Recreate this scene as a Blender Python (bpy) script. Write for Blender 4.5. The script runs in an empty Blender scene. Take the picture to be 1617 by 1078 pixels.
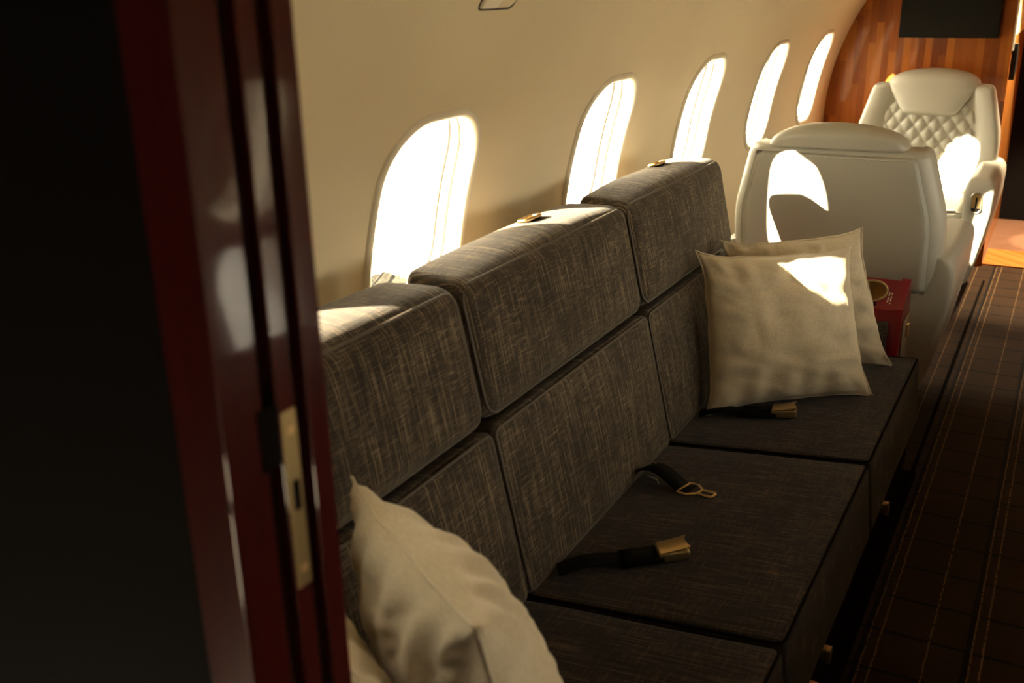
import bpy, bmesh, math, random
from mathutils import Vector, Matrix, noise
random.seed(7)
sc = bpy.context.scene
COL = sc.collection

# ------------------------------------------------------------------ camera
def cam_matrix(yaw, pitch, roll, loc):
    f = Vector((math.sin(yaw)*math.cos(pitch), math.cos(yaw)*math.cos(pitch), -math.sin(pitch)))
    r = Vector((math.cos(yaw), -math.sin(yaw), 0)); d = f.cross(r)
    cr, sr = math.cos(roll), math.sin(roll)
    r2 = r*cr + d*sr; d2 = d*cr - r*sr
    m = Matrix((r2, -d2, -f)).transposed().to_4x4(); m.translation = loc
    return m
cd = bpy.data.cameras.new('camera'); cam = bpy.data.objects.new('camera', cd); COL.objects.link(cam)
cam.matrix_world = cam_matrix(-0.50983, 0.33999, 0.02128, Vector((0, 0, 1.5)))
cd.sensor_width = 36.0; cd.lens = 1583.0/1617.0*36.0; cd.clip_start = 0.02
cd.dof.use_dof = True; cd.dof.focus_distance = 3.0; cd.dof.aperture_fstop = 4.5
sc.camera = cam

# ------------------------------------------------------------------ view, sky, sun
sc.view_settings.view_transform = 'Standard'; sc.view_settings.look = 'None'
sc.view_settings.gamma = 1.0; sc.view_settings.use_curve_mapping = False
sc.view_settings.exposure = 2.35
SKY = 3.4
w = bpy.data.worlds.new('sky'); sc.world = w; w.use_nodes = True
nt = w.node_tree; nt.nodes.clear()
out = nt.nodes.new('ShaderNodeOutputWorld'); bg = nt.nodes.new('ShaderNodeBackground')
tc = nt.nodes.new('ShaderNodeTexCoord'); dp = nt.nodes.new('ShaderNodeVectorMath'); dp.operation = 'DOT_PRODUCT'
SUN_D = Vector((0.74, 1.0, -0.50)).normalized()
dp.inputs[1].default_value = (-SUN_D.x, -SUN_D.y, -SUN_D.z)
rp = nt.nodes.new('ShaderNodeValToRGB')
e = rp.color_ramp.elements
e[0].position = 0.0; e[0].color = (1.0, 0.90, 0.70, 1); e[1].position = 1.0; e[1].color = (1.0, 0.88, 0.65, 1)
mr = nt.nodes.new('ShaderNodeMapRange'); mr.inputs['From Min'].default_value = -1; mr.inputs['From Max'].default_value = 1
nt.links.new(tc.outputs['Generated'], dp.inputs[0]); nt.links.new(dp.outputs['Value'], mr.inputs['Value'])
nt.links.new(mr.outputs['Result'], rp.inputs['Fac']); nt.links.new(rp.outputs['Color'], bg.inputs['Color'])
bg.inputs['Strength'].default_value = SKY; nt.links.new(bg.outputs[0], out.inputs[0])
sl = bpy.data.lights.new('sun', 'SUN'); sl.energy = 13.0; sl.color = (1.0, 0.84, 0.58); sl.angle = math.radians(0.6)
so = bpy.data.objects.new('sun', sl); COL.objects.link(so)
so.rotation_euler = (-SUN_D).to_track_quat('Z', 'Y').to_euler()
cy = sc.cycles
cy.use_denoising = True; cy.max_bounces = 12; cy.diffuse_bounces = 6; cy.glossy_bounces = 4; cy.transmission_bounces = 6
cy.transparent_max_bounces = 12; cy.sample_clamp_indirect = 6.0; cy.caustics_reflective = False; cy.caustics_refractive = False

# ------------------------------------------------------------------ materials
def mat(name, color, rough=0.6, metal=0.0, coat=0.0, spec=0.5, sheen=0.0):
    m = bpy.data.materials.new(name); m.use_nodes = True
    b = m.node_tree.nodes['Principled BSDF']
    b.inputs['Base Color'].default_value = (*color, 1); b.inputs['Roughness'].default_value = rough
    b.inputs['Metallic'].default_value = metal; b.inputs['Coat Weight'].default_value = coat
    b.inputs['Coat Roughness'].default_value = 0.05; b.inputs['Specular IOR Level'].default_value = spec
    b.inputs['Sheen Weight'].default_value = sheen
    return m, m.node_tree, b
def N(nt, t, **kw):
    n = nt.nodes.new(t)
    for k, v in kw.items():
        if k in n.inputs: n.inputs[k].default_value = v
        else: setattr(n, k, v)
    return n
def coords(nt, scale=(1, 1, 1), kind='Object'):
    t = nt.nodes.new('ShaderNodeTexCoord'); mp = nt.nodes.new('ShaderNodeMapping')
    mp.inputs['Scale'].default_value = scale; nt.links.new(t.outputs[kind], mp.inputs['Vector'])
    return mp.outputs['Vector']
def ramp(nt, src, stops):
    r = nt.nodes.new('ShaderNodeValToRGB'); el = r.color_ramp.elements
    el[0].position, el[0].color = stops[0][0], (*stops[0][1], 1)
    el[1].position, el[1].color = stops[-1][0], (*stops[-1][1], 1)
    for p, c in stops[1:-1]:
        x = el.new(p); x.color = (*c, 1)
    nt.links.new(src, r.inputs['Fac']); return r.outputs['Color']
def bump(nt, b, src, strength, dist):
    n = N(nt, 'ShaderNodeBump', Strength=strength, Distance=dist)
    nt.links.new(src, n.inputs['Height']); nt.links.new(n.outputs['Normal'], b.inputs['Normal'])
def mix(nt, a, b_, fac, mode='MIX'):
    n = nt.nodes.new('ShaderNodeMix'); n.data_type = 'RGBA'; n.blend_type = mode
    for i, v in ((6, a), (7, b_)):
        if isinstance(v, tuple): n.inputs[i].default_value = (*v, 1)
        else: nt.links.new(v, n.inputs[i])
    if isinstance(fac, (int, float)): n.inputs[0].default_value = fac
    else: nt.links.new(fac, n.inputs[0])
    return n.outputs[2]
def noise_tex(nt, vec, scale, detail=3, rough=0.5):
    n = N(nt, 'ShaderNodeTexNoise', Scale=scale, Detail=detail, Roughness=rough)
    nt.links.new(vec, n.inputs['Vector']); return n.outputs['Fac']
def math_n(nt, op, a, b_=None, c_=None):
    n = nt.nodes.new('ShaderNodeMath'); n.operation = op
    for i, v in enumerate((a, b_, c_)):
        if v is None: continue
        if isinstance(v, (int, float)): n.inputs[i].default_value = v
        else: nt.links.new(v, n.inputs[i])
    return n.outputs[0]

def fabric(name, dark, midc, light, along):
    # slub weave: long pale threads along one local axis, finer short ones across it
    m, nt, b = mat(name, midc, 0.92, spec=0.2, sheen=0.15)
    th = 400
    sa = (9, th, th) if along == 'x' else (th, 9, 9)
    sb = (th*1.2, 24, 24) if along == 'x' else (24, th*1.2, th*1.2)
    a = noise_tex(nt, coords(nt, sa), 1.0, 2, 0.55); c = noise_tex(nt, coords(nt, sb), 1.0, 2, 0.55)
    f = noise_tex(nt, coords(nt, (520, 520, 520)), 1.0, 1, 0.5); g = noise_tex(nt, coords(nt, (9, 9, 9)), 1.0, 2, 0.5)
    ca = ramp(nt, a, [(0.44, (0.06, 0.06, 0.06)), (0.57, (.22, .22, .22)), (0.70, (1, 1, 1))])
    cc = ramp(nt, c, [(0.42, (0.0, 0.0, 0.0)), (0.58, (.22, .22, .22)), (0.72, (.7, .7, .7))])
    cf = ramp(nt, f, [(0.35, (0.0, 0.0, 0.0)), (0.75, (.55, .55, .55))])
    s = mix(nt, mix(nt, ca, cc, 1.0, 'ADD'), cf, 0.6, 'ADD')
    s = mix(nt, s, ramp(nt, g, [(0.3, (.65, .65, .65)), (0.7, (1.25, 1.25, 1.25))]), 0.8, 'MULTIPLY')
    s2 = nt.nodes.new('ShaderNodeRGBToBW'); nt.links.new(s, s2.inputs[0])
    col = ramp(nt, s2.outputs[0], [(0.08, dark), (0.50, midc), (1.0, light)])
    nt.links.new(col, b.inputs['Base Color'])
    bump(nt, b, s2.outputs[0], 0.5, 0.0015)
    return m
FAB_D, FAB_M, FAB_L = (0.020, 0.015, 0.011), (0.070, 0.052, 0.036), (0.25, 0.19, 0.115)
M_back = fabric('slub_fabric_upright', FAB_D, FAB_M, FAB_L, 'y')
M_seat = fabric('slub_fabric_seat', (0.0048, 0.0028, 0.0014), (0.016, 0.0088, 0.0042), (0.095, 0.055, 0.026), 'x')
M_pipe = mat('piping_fabric', (0.10, 0.08, 0.06), 0.7)[0]
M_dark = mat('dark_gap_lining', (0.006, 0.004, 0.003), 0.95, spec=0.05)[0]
M_black = mat('black_webbing', (0.005, 0.005, 0.005), 0.8, spec=0.1)[0]

def linen():
    m, nt, b = mat('cream_linen', (0.70, 0.60, 0.44), 0.9, spec=0.2, sheen=0.2)
    v = coords(nt, (500, 60, 500)); v2 = coords(nt, (60, 500, 500))
    a = noise_tex(nt, v, 1, 2); c = noise_tex(nt, v2, 1, 2)
    s = math_n(nt, 'ADD', a, c)
    col = ramp(nt, math_n(nt, 'MULTIPLY', s, 0.5), [(0.35, (0.52, 0.44, 0.31)), (0.65, (0.67, 0.575, 0.41))])
    nt.links.new(col, b.inputs['Base Color'])
    wv = noise_tex(nt, coords(nt, (1, 1, 1)), 9, 3)
    bump(nt, b, math_n(nt, 'ADD', math_n(nt, 'MULTIPLY', s, 0.06), wv), 0.2, 0.01)
    return m
M_linen = linen()

def leather(name, c):
    m, nt, b = mat(name, c, 0.42, spec=0.45)
    vo = N(nt, 'ShaderNodeTexVoronoi', Scale=520.0); nt.links.new(coords(nt), vo.inputs['Vector'])
    n2 = noise_tex(nt, coords(nt), 7, 3)
    bump(nt, b, math_n(nt, 'ADD', math_n(nt, 'MULTIPLY', vo.outputs['Distance'], 0.15), n2), 0.10, 0.006)
    return m
M_leather = leather('white_leather', (0.46, 0.45, 0.385))
M_leather2 = leather('pale_leather_trim', (0.42, 0.41, 0.345))
M_stitch = mat('stitching', (0.62, 0.60, 0.50), 0.8)[0]

def plain_noise(name, c1, c2, sc_, rough=0.9):
    m, nt, b = mat(name, c1, rough, spec=0.2)
    n = noise_tex(nt, coords(nt), sc_, 5, 0.6); nt.links.new(ramp(nt, n, [(0.3, c1), (0.7, c2)]), b.inputs['Base Color']); return m
def wall_mat():
    m, nt, b = mat('cream_side_panel', (0.72, 0.60, 0.40), 0.55, spec=0.3)
    n1 = noise_tex(nt, coords(nt), 420, 2); n2 = noise_tex(nt, coords(nt), 2.2, 3)
    col = ramp(nt, n2, [(0.3, (0.76, 0.655, 0.455)), (0.7, (0.81, 0.71, 0.50))]); nt.links.new(col, b.inputs['Base Color'])
    bump(nt, b, n1, 0.12, 0.001)
    return m
M_wall = wall_mat()
M_wall_r = plain_noise('shaded_tan_side_panel', (0.18, 0.125, 0.075), (0.22, 0.155, 0.095), 3, 0.6)  # darker tan, used on the right wall and the console side
M_frame = mat('window_frame_plastic', (0.78, 0.72, 0.58), 0.45)[0]
M_reveal = M_frame
M_gasket = mat('dark_gasket', (0.05, 0.04, 0.03), 0.7)[0]

M_seal = mat('brown_seal', (0.16, 0.11, 0.065), 0.7)[0]
M_shade = mat('cream_window_shade', (0.60, 0.52, 0.38), 0.8)[0]
def glass_mat():
    m = bpy.data.materials.new('window_glass'); m.use_nodes = True; nt = m.node_tree; nt.nodes.clear()
    o = nt.nodes.new('ShaderNodeOutputMaterial'); t = N(nt, 'ShaderNodeBsdfTransparent'); g = N(nt, 'ShaderNodeBsdfGlossy', Roughness=0.03)
    t.inputs['Color'].default_value = (0.97, 0.97, 0.95, 1)
    f = N(nt, 'ShaderNodeFresnel', IOR=1.4); mx = nt.nodes.new('ShaderNodeMixShader')
    nt.links.new(f.outputs[0], mx.inputs[0]); nt.links.new(t.outputs[0], mx.inputs[1]); nt.links.new(g.outputs[0], mx.inputs[2])
    nt.links.new(mx.outputs[0], o.inputs[0]); return m
M_glass = glass_mat()

def veneer(name, c1, c2, c3, wid, length, coat):
    m, nt, b = mat(name, c2, 0.4, coat=coat, spec=0.25)
    tcn = nt.nodes.new('ShaderNodeTexCoord'); sp = nt.nodes.new('ShaderNodeSeparateXYZ'); nt.links.new(tcn.outputs['Object'], sp.inputs[0])
    xy = math_n(nt, 'ADD', sp.outputs['X'], sp.outputs['Y'])
    ix = math_n(nt, 'FLOOR', math_n(nt, 'DIVIDE', xy, wid))
    wn = nt.nodes.new('ShaderNodeTexWhiteNoise'); wn.noise_dimensions = '1D'; nt.links.new(ix, wn.inputs['W'])
    zz = math_n(nt, 'FLOOR', math_n(nt, 'ADD', math_n(nt, 'DIVIDE', sp.outputs['Z'], length), math_n(nt, 'MULTIPLY', wn.outputs['Value'], 7.3)))
    wn2 = nt.nodes.new('ShaderNodeTexWhiteNoise'); wn2.noise_dimensions = '2D'
    cb = nt.nodes.new('ShaderNodeCombineXYZ'); nt.links.new(ix, cb.inputs[0]); nt.links.new(zz, cb.inputs[1]); nt.links.new(cb.outputs[0], wn2.inputs['Vector'])
    gr = noise_tex(nt, coords(nt, (140, 140, 5)), 1, 4, 0.6)
    f = math_n(nt, 'ADD', math_n(nt, 'MULTIPLY', wn2.outputs['Value'], 0.65), math_n(nt, 'MULTIPLY', gr, 0.35))
    col = ramp(nt, f, [(0.1, c1), (0.5, c2), (0.9, c3)])
    nt.links.new(col, b.inputs['Base Color']); return m
M_wood = veneer('orange_striped_veneer', (0.12, 0.024, 0.002), (0.29, 0.075, 0.006), (0.46, 0.155, 0.016), 0.036, 0.36, 0.22)
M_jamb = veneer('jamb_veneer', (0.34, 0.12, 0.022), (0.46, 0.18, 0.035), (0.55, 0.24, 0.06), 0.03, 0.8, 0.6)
def lacquer(name, c, c2, coat=1.0):
    m, nt, b = mat(name, c, 0.3, coat=coat, spec=0.2)
    gr = noise_tex(nt, coords(nt, (90, 90, 4)), 1, 4, 0.6)
    nt.links.new(ramp(nt, gr, [(0.3, c), (0.7, c2)]), b.inputs['Base Color']); return m
M_red = lacquer('red_lacquered_wood', (0.15, 0.004, 0.008), (0.20, 0.007, 0.011), 0.45)
M_plinth = lacquer('dark_plinth_wood', (0.035, 0.012, 0.008), (0.055, 0.018, 0.010))
M_post = lacquer('dark_red_door_wood', (0.042, 0.004, 0.003), (0.062, 0.006, 0.004))
M_gold = mat('brushed_brass', (0.78, 0.56, 0.28), 0.32, metal=1.0)[0]
M_gold_d = mat('worn_brass', (0.45, 0.34, 0.17), 0.42, metal=1.0)[0]
M_steel = mat('steel', (0.7, 0.68, 0.62), 0.3, metal=1.0)[0]
M_tv = mat('black_screen', (0.008, 0.008, 0.007), 0.45, spec=0.15)[0]
M_matte = mat('black_panel', (0.006, 0.005, 0.005), 0.85, spec=0.05)[0]
M_cream_print = mat('cream_print', (0.75, 0.65, 0.5), 0.6)[0]
M_white_edge = mat('pale_metal_edge', (0.85, 0.80, 0.76), 0.3, metal=0.6)[0]
M_panel_y = mat('cream_cabinet_panel', (0.80, 0.66, 0.36), 0.5)[0]

def carpet_mat():
    m, nt, b = mat('brown_plaid_carpet', (0.1, 0.055, 0.03), 0.95, spec=0.1, sheen=0.1)
    tcn = nt.nodes.new('ShaderNodeTexCoord')
    nz = N(nt, 'ShaderNodeTexNoise', Scale=24.0, Detail=2.0); nt.links.new(tcn.outputs['Object'], nz.inputs['Vector'])
    sub = N(nt, 'ShaderNodeVectorMath', operation='SUBTRACT'); sub.inputs[1].default_value = (.5, .5, .5); nt.links.new(nz.outputs['Color'], sub.inputs[0])
    scl = N(nt, 'ShaderNodeVectorMath', operation='SCALE'); scl.inputs['Scale'].default_value = 0.006; nt.links.new(sub.outputs[0], scl.inputs[0])
    ad = N(nt, 'ShaderNodeVectorMath', operation='ADD'); nt.links.new(tcn.outputs['Object'], ad.inputs[0]); nt.links.new(scl.outputs[0], ad.inputs[1])
    sp = nt.nodes.new('ShaderNodeSeparateXYZ'); nt.links.new(ad.outputs[0], sp.inputs[0])
    X, Y = sp.outputs['X'], sp.outputs['Y']
    def line(src, at, period, hw):
        p = math_n(nt, 'PINGPONG', math_n(nt, 'SUBTRACT', src, at), period/2)
        return math_n(nt, 'LESS_THAN', p, hw)
    fine = noise_tex(nt, coords(nt, (260, 260, 260)), 1, 3, 0.6)
    big = noise_tex(nt, coords(nt, (1, 1, 1)), 3, 3, 0.6)
    base = ramp(nt, math_n(nt, 'ADD', math_n(nt, 'MULTIPLY', fine, .6), math_n(nt, 'MULTIPLY', big, .4)),
                [(0.3, (0.016, 0.0072, 0.0028)), (0.7, (0.056, 0.027, 0.011))])
    dk = math_n(nt, 'MAXIMUM', line(Y, 3.055, 0.163, 0.006), line(X, -0.041, 0.225, 0.006))
    c = mix(nt, base, (0.003, 0.0014, 0.0006), dk)
    lt = line(X, -0.233, 0.225, 0.0024)
    for at in (-0.257, -0.125):
        lt = math_n(nt, 'MAXIMUM', lt, line(X, at, 0.225, 0.0022))
    dash = noise_tex(nt, coords(nt, (60, 110, 1)), 1, 1)
    lt = math_n(nt, 'MULTIPLY', lt, math_n(nt, 'GREATER_THAN', dash, 0.42))
    c = mix(nt, c, (0.17, 0.10, 0.045), lt)
    nt.links.new(c, b.inputs['Base Color'])
    bump(nt, b, math_n(nt, 'SUBTRACT', fine, dk), 0.5, 0.004)
    return m
M_carpet = carpet_mat()
def vest_floor():
    m, nt, b = mat('pinkish_vestibule_floor', (0.45, 0.24, 0.14), 0.4)
    n = noise_tex(nt, coords(nt, (9, 60, 9)), 1, 4)
    nt.links.new(ramp(nt, n, [(0.3, (0.16, 0.075, 0.04)), (0.7, (0.24, 0.13, 0.085))]), b.inputs['Base Color']); return m
M_vfloor = vest_floor()
M_tarmac = plain_noise('pale_apron', (0.50, 0.45, 0.40), (0.58, 0.53, 0.47), 0.7)
M_leaf = plain_noise('dry_leaf', (0.0015, 0.0012, 0.0008), (0.005, 0.004, 0.0027), 20)

# ------------------------------------------------------------------ mesh helpers
def link(name, me, m, parent=None, mw=None, smooth=True, angle=None):
    o = bpy.data.objects.new(name, me); COL.objects.link(o)
    if m is not None and not me.materials: me.materials.append(m)
    if smooth:
        me.polygons.foreach_set('use_smooth', [True]*len(me.polygons))
        if angle is not None: me.set_sharp_from_angle(angle=math.radians(angle))
    if mw is not None: o.matrix_basis = mw
    if parent is not None:
        o.parent = parent
        p = parent; mat_ = Matrix()
        while p is not None:
            mat_ = (p.matrix_parent_inverse @ p.matrix_basis if p.parent else p.matrix_basis) @ mat_
            p = p.parent
        o.matrix_parent_inverse = mat_.inverted()
    return o
def mesh(verts, faces):
    me = bpy.data.meshes.new('m'); me.from_pydata([tuple(v) for v in verts], [], faces); me.update(); return me
def fixn(me):
    bm = bmesh.new(); bm.from_mesh(me); bmesh.ops.remove_doubles(bm, verts=bm.verts, dist=1e-6)
    bmesh.ops.recalc_face_normals(bm, faces=bm.faces); bm.to_mesh(me); bm.free(); return me
def root(name, label, cat, loc=(0, 0, 0), group=None):
    o = bpy.data.objects.new(name, None); COL.objects.link(o); o.location = loc; o.empty_display_size = 0.1
    tag(o, label, cat, group); return o
def tag(o, label, cat, group=None):
    o['label'] = label; o['category'] = cat
    if group: o['group'] = group
    return o
def structure(o): o['kind'] = 'structure'; return o

def rbox_mesh(sx, sy, sz, r, n=9, cx_=0, cy_=0, cz_=0, wob=0.0, seed=0):
    """rounded box, half sizes; crowns bulge each pair of faces"""
    def axis(h):
        k = 4; c = [h - r + r*i/k for i in range(1, k+1)]
        m_ = [-(h-r) + 2*(h-r)*i/n for i in range(n+1)]
        return [-x for x in reversed(c)] + m_ + c
    ax = [axis(sx), axis(sy), axis(sz)]; H = (sx, sy, sz)
    verts = []; idx = {}; faces = []
    def vid(p):
        k = tuple(round(x, 7) for x in p)
        if k not in idx: idx[k] = len(verts); verts.append(Vector(p))
        return idx[k]
    for a in range(3):
        b, c = (a+1) % 3, (a+2) % 3
        for s in (-1, 1):
            for i in range(len(ax[b])-1):
                for j in range(len(ax[c])-1):
                    q = []
                    for (u, v) in ((i, j), (i+1, j), (i+1, j+1), (i, j+1)):
                        p = [0, 0, 0]; p[a] = s*H[a]; p[b] = ax[b][u]; p[c] = ax[c][v]; q.append(vid(p))
                    faces.append(q if s > 0 else q[::-1])
    outv = []
    for p in verts:
        c = Vector([max(-(H[i]-r), min(H[i]-r, p[i])) for i in range(3)]); d = p - c
        q = c + d.normalized()*r if d.length > 1e-9 else p.copy()
        x, y, z = [max(-1, min(1, p[i]/H[i])) for i in range(3)]
        q.x += (1 if x > 0 else -1)*cx_*(1-y*y)*(1-z*z)*min(1, abs(x)**3)
        q.y += cy_*(1-x*x)*(1-z*z)*y**3 if y > 0 else 0.0
        q.z += (1 if z > 0 else -1)*cz_*(1-x*x)*(1-y*y)*min(1, abs(z)**3)
        if wob:
            q += noise.noise_vector(p*5 + Vector((seed*3.1, seed, 0)))*wob
        outv.append(q)
    return mesh(outv, faces)
def tube(path, r, closed=False, seg=8, flat=None):
    """tube along a path; flat=(rx, ry) gives an elliptical section"""
    n = len(path); path = [Vector(p) for p in path]; verts = []; faces = []
    up = None
    for i in range(n):
        a = path[(i-1) % n] if (closed or i > 0) else path[i]; b = path[(i+1) % n] if (closed or i < n-1) else path[i]
        t = (b-a).normalized()
        if up is None: up = Vector((0, 0, 1)) if abs(t.z) < 0.9 else Vector((1, 0, 0))
        s = t.cross(up).normalized(); u = s.cross(t).normalized(); up = u
        rx, ry = flat if flat else (r, r)
        for k in range(seg):
            an = 2*math.pi*k/seg; verts.append(path[i] + s*rx*math.cos(an) + u*ry*math.sin(an))
    m_ = n if closed else n-1
    for i in range(m_):
        j = (i+1) % n
        for k in range(seg):
            l = (k+1) % seg; faces.append((i*seg+k, i*seg+l, j*seg+l, j*seg+k))
    if not closed:
        faces.append(tuple(range(seg))[::-1]); faces.append(tuple((n-1)*seg+k for k in range(seg)))
    return verts, faces
def rrect(hx, hy, r, k=8, m_=1):
    """rounded rectangle outline, counter-clockwise"""
    pts = []
    for (cx, cyy, a0) in ((hx-r, hy-r, 0), (-(hx-r), hy-r, 90), (-(hx-r), -(hy-r), 180), (hx-r, -(hy-r), 270)):
        for i in range(k+1):
            a = math.radians(a0 + 90*i/k); pts.append((cx + r*math.cos(a), cyy + r*math.sin(a)))
    if m_ > 1:
        o = []
        for i, p in enumerate(pts):
            q = pts[(i+1) % len(pts)]; o.append(p)
            if (i+1) % (k+1) == 0:
                for j in range(1, m_): o.append((p[0]+(q[0]-p[0])*j/m_, p[1]+(q[1]-p[1])*j/m_))
        pts = o
    return pts
def loft(sections, cap=True):
    n = len(sections[0]); verts = [v for s in sections for v in s]; faces = []
    for i in range(len(sections)-1):
        for k in range(n):
            l = (k+1) % n; faces.append((i*n+k, i*n+l, (i+1)*n+l, (i+1)*n+k))
    if cap:
        faces.append(tuple(range(n))[::-1]); faces.append(tuple((len(sections)-1)*n+k for k in range(n)))
    return mesh(verts, faces)
def box(x0, x1, y0, y1, z0, z1, r=0.0):
    bm = bmesh.new(); bmesh.ops.create_cube(bm, size=1)
    for v in bm.verts:
        v.co = Vector(((x0+x1)/2 + v.co.x*(x1-x0), (y0+y1)/2 + v.co.y*(y1-y0), (z0+z1)/2 + v.co.z*(z1-z0)))
    if r > 0: bmesh.ops.bevel(bm, geom=list(bm.edges), offset=r, segments=3, affect='EDGES', profile=0.5)
    me = bpy.data.meshes.new('b'); bm.to_mesh(me); bm.free(); return me
def merge(*vf):
    V = []; F = []
    for v, f in vf:
        o = len(V); V += list(v); F += [tuple(i+o for i in q) for q in f]
    return V, F
def frame(o, x, y, z):
    m_ = Matrix((Vector(x), Vector(y), Vector(z))).transposed().to_4x4(); m_.translation = Vector(o); return m_

# ------------------------------------------------------------------ cabin shell
R, ZC = 1.25, 0.75
Y0, Y1 = 0.50, 5.9
WIN = [0.885, 1.785, 2.715, 3.583, 4.49, 5.39]
WINR = [y - 0.35 for y in WIN]
PC, HA, HY, RC = 0.2275, 0.219, 0.172, 0.125       # window centre angle, half arc, half width, corner radius
def P(side, y, s, d=0.0):
    a = PC + s/R; rr = R - d
    return Vector((side*rr*math.cos(a), y, ZC + rr*math.sin(a)))
def hole_hit(dx, dy, hx, hy, r):
    lo, hi = 0.0, 2.0
    def inside(t):
        x, y = abs(dx*t), abs(dy*t)
        if x > hx or y > hy: return False
        if x > hx-r and y > hy-r: return (x-hx+r)**2 + (y-hy+r)**2 < r*r
        return True
    for _ in range(40):
        m_ = (lo+hi)/2
        if inside(m_): lo = m_
        else: hi = m_
    return lo
A_LO, A_HI = -0.6435, 1.15
def shell_wall(side):
    V = []; F = []; Nn = []
    def add(y, s):
        V.append(P(side, y, s)); a = PC + s/R; Nn.append(Vector((-side*math.cos(a), 0, -math.sin(a)))); return len(V)-1
    hs = HA + 0.07
    WN = WIN if side < 0 else WINR
    bounds = [Y0] + [(WN[i]+WN[i+1])/2 for i in range(5)] + [Y1]
    K, KT, RG = 16, 14, 5
    for ci, yc in enumerate(WN):
        yl, yr = bounds[ci]-yc, bounds[ci+1]-yc
        op = []
        for i in range(K): op.append((yr, -hs + 2*hs*i/K))
        for i in range(KT): op.append((yr + (yl-yr)*i/KT, hs))
        for i in range(K): op.append((yl, hs - 2*hs*i/K))
        for i in range(KT): op.append((yl + (yr-yl)*i/KT, -hs))
        rings = []
        for g in range(RG+1):
            ring = []
            for (dx, dy) in op:
                t0 = hole_hit(dx, dy, HY+0.016, HA+0.016, RC+0.016); t = t0 + (1-t0)*(g/RG)
                ring.append(add(yc+dx*t, dy*t))
            rings.append(ring)
        n = len(op)
        for g in range(RG):
            for k in range(n):
                l = (k+1) % n; F.append((rings[g][k], rings[g+1][k], rings[g+1][l], rings[g][l]))
        for (s0, s1, m_) in ((hs, (A_HI-PC)*R, 16), ((A_LO-PC)*R, -hs, 14)):
            prev = None
            for i in range(m_+1):
                s = s0 + (s1-s0)*i/m_; row = (add(yc+yl, s), add(yc+yr, s))
                if prev: F.append((prev[0], prev[1], row[1], row[0]))
                prev = row
    if side > 0: F = [f[::-1] for f in F]
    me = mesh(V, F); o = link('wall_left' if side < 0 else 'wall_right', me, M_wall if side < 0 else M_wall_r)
    me.normals_split_custom_set_from_vertices([tuple(n) for n in Nn])
    return structure(o)
shell_wall(-1); shell_wall(1)
V = []; F = []
for i in range(25):
    a = A_HI + (math.pi-2*A_HI)*i/24
    for y in (Y0, Y1): V.append((-R*math.cos(a), y, ZC + R*math.sin(a)))
for i in range(24): F.append((2*i, 2*i+1, 2*i+3, 2*i+2))
structure(link('ceiling', mesh(V, F), M_wall))

def window(side, yc, num, extras, closed=False):
    prof = [(0.024, -0.004), (0.024, 0.004), (0.021, 0.0075), (0.014, 0.009), (0.006, 0.0065), (0.001, 0.000), (0.0, -0.012),
            (0.0, -0.034), (0.004, -0.036), (0.004, -0.040), (0.0, -0.042), (0.0, -0.062), (0.006, -0.064), (0.006, -0.070), (0.004, -0.072), (0.026, -0.118), (0.07, -0.118)]
    rings = []
    for (o_, d) in prof:
        rings.append([P(side, yc+x, s, d) for (x, s) in rrect(HY+o_, HA+o_, RC+o_, 12, 8)])
    n = len(rings[0]); V = [v for r in rings for v in r]; F = []
    for i in range(len(rings)-1):
        for k in range(n):
            l = (k+1) % n; q = (i*n+k, i*n+l, (i+1)*n+l, (i+1)*n+k); F.append(q if side < 0 else q[::-1])
    fr = structure(link('window_%d' % num, mesh(V, F), M_frame, angle=50))
    for d in (-0.038, -0.067):
        pts = [P(side, yc+x, s, d) for (x, s) in rrect(HY+0.003, HA+0.003, RC+0.003, 12, 8)]
        link('shade_track', mesh(*tube(pts, 0.0034, True, 6)), M_gasket, fr)
    # curved pane
    G = 14; V = []; F = []
    for i in range(G+1):
        for j in range(G+1):
            u, v = -1+2*i/G, -1+2*j/G
            x = u*(HY+0.03); s = v*(HA+0.03)
            V.append(P(side, yc+x, s, -0.105))
    for i in range(G):
        for j in range(G): F.append((i*(G+1)+j, (i+1)*(G+1)+j, (i+1)*(G+1)+j+1, i*(G+1)+j+1))
    link('pane', mesh(V, F), M_glass, fr)
    if closed:
        V2 = [P(side, yc+(-1+2*i/G)*(HY+0.004), (-1+2*j/G)*(HA+0.004), -0.066) for i in range(G+1) for j in range(G+1)]
        link('window_shade', mesh(V2, F), M_shade, fr)  # added out of view: closes the last right window to dim the far end
    if extras:
        link('shade_pull', mesh(*tube([P(side, yc-0.01, -HA+0.004, -0.02), P(side, yc-0.01, -HA+0.04, -0.022)], 0.0025, False, 6)), M_gasket, fr)
    # daylight portal (sampling aid for the sky light entering here)
    pl = bpy.data.lights.new('daylight', 'AREA'); pl.shape = 'RECTANGLE'; pl.size = 2*HY+0.02; pl.size_y = 2*HA+0.02
    pl.cycles.is_portal = True
    po = bpy.data.objects.new('daylight_portal', pl); COL.objects.link(po)
    a = PC; inward = Vector((-side*math.cos(a), 0, -math.sin(a)))
    upv = Vector((-side*math.sin(a), 0, math.cos(a)))
    po.matrix_world = frame(P(side, yc, 0, -0.125), (-inward).cross(upv)*-1, upv, -inward)
    return fr
for i, yc in enumerate(WIN): window(-1, yc, i+1, i >= 3)
for i, yc in enumerate(WINR): window(1, yc, i+7, False, i == 5) if yc > 0.7 else None
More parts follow.
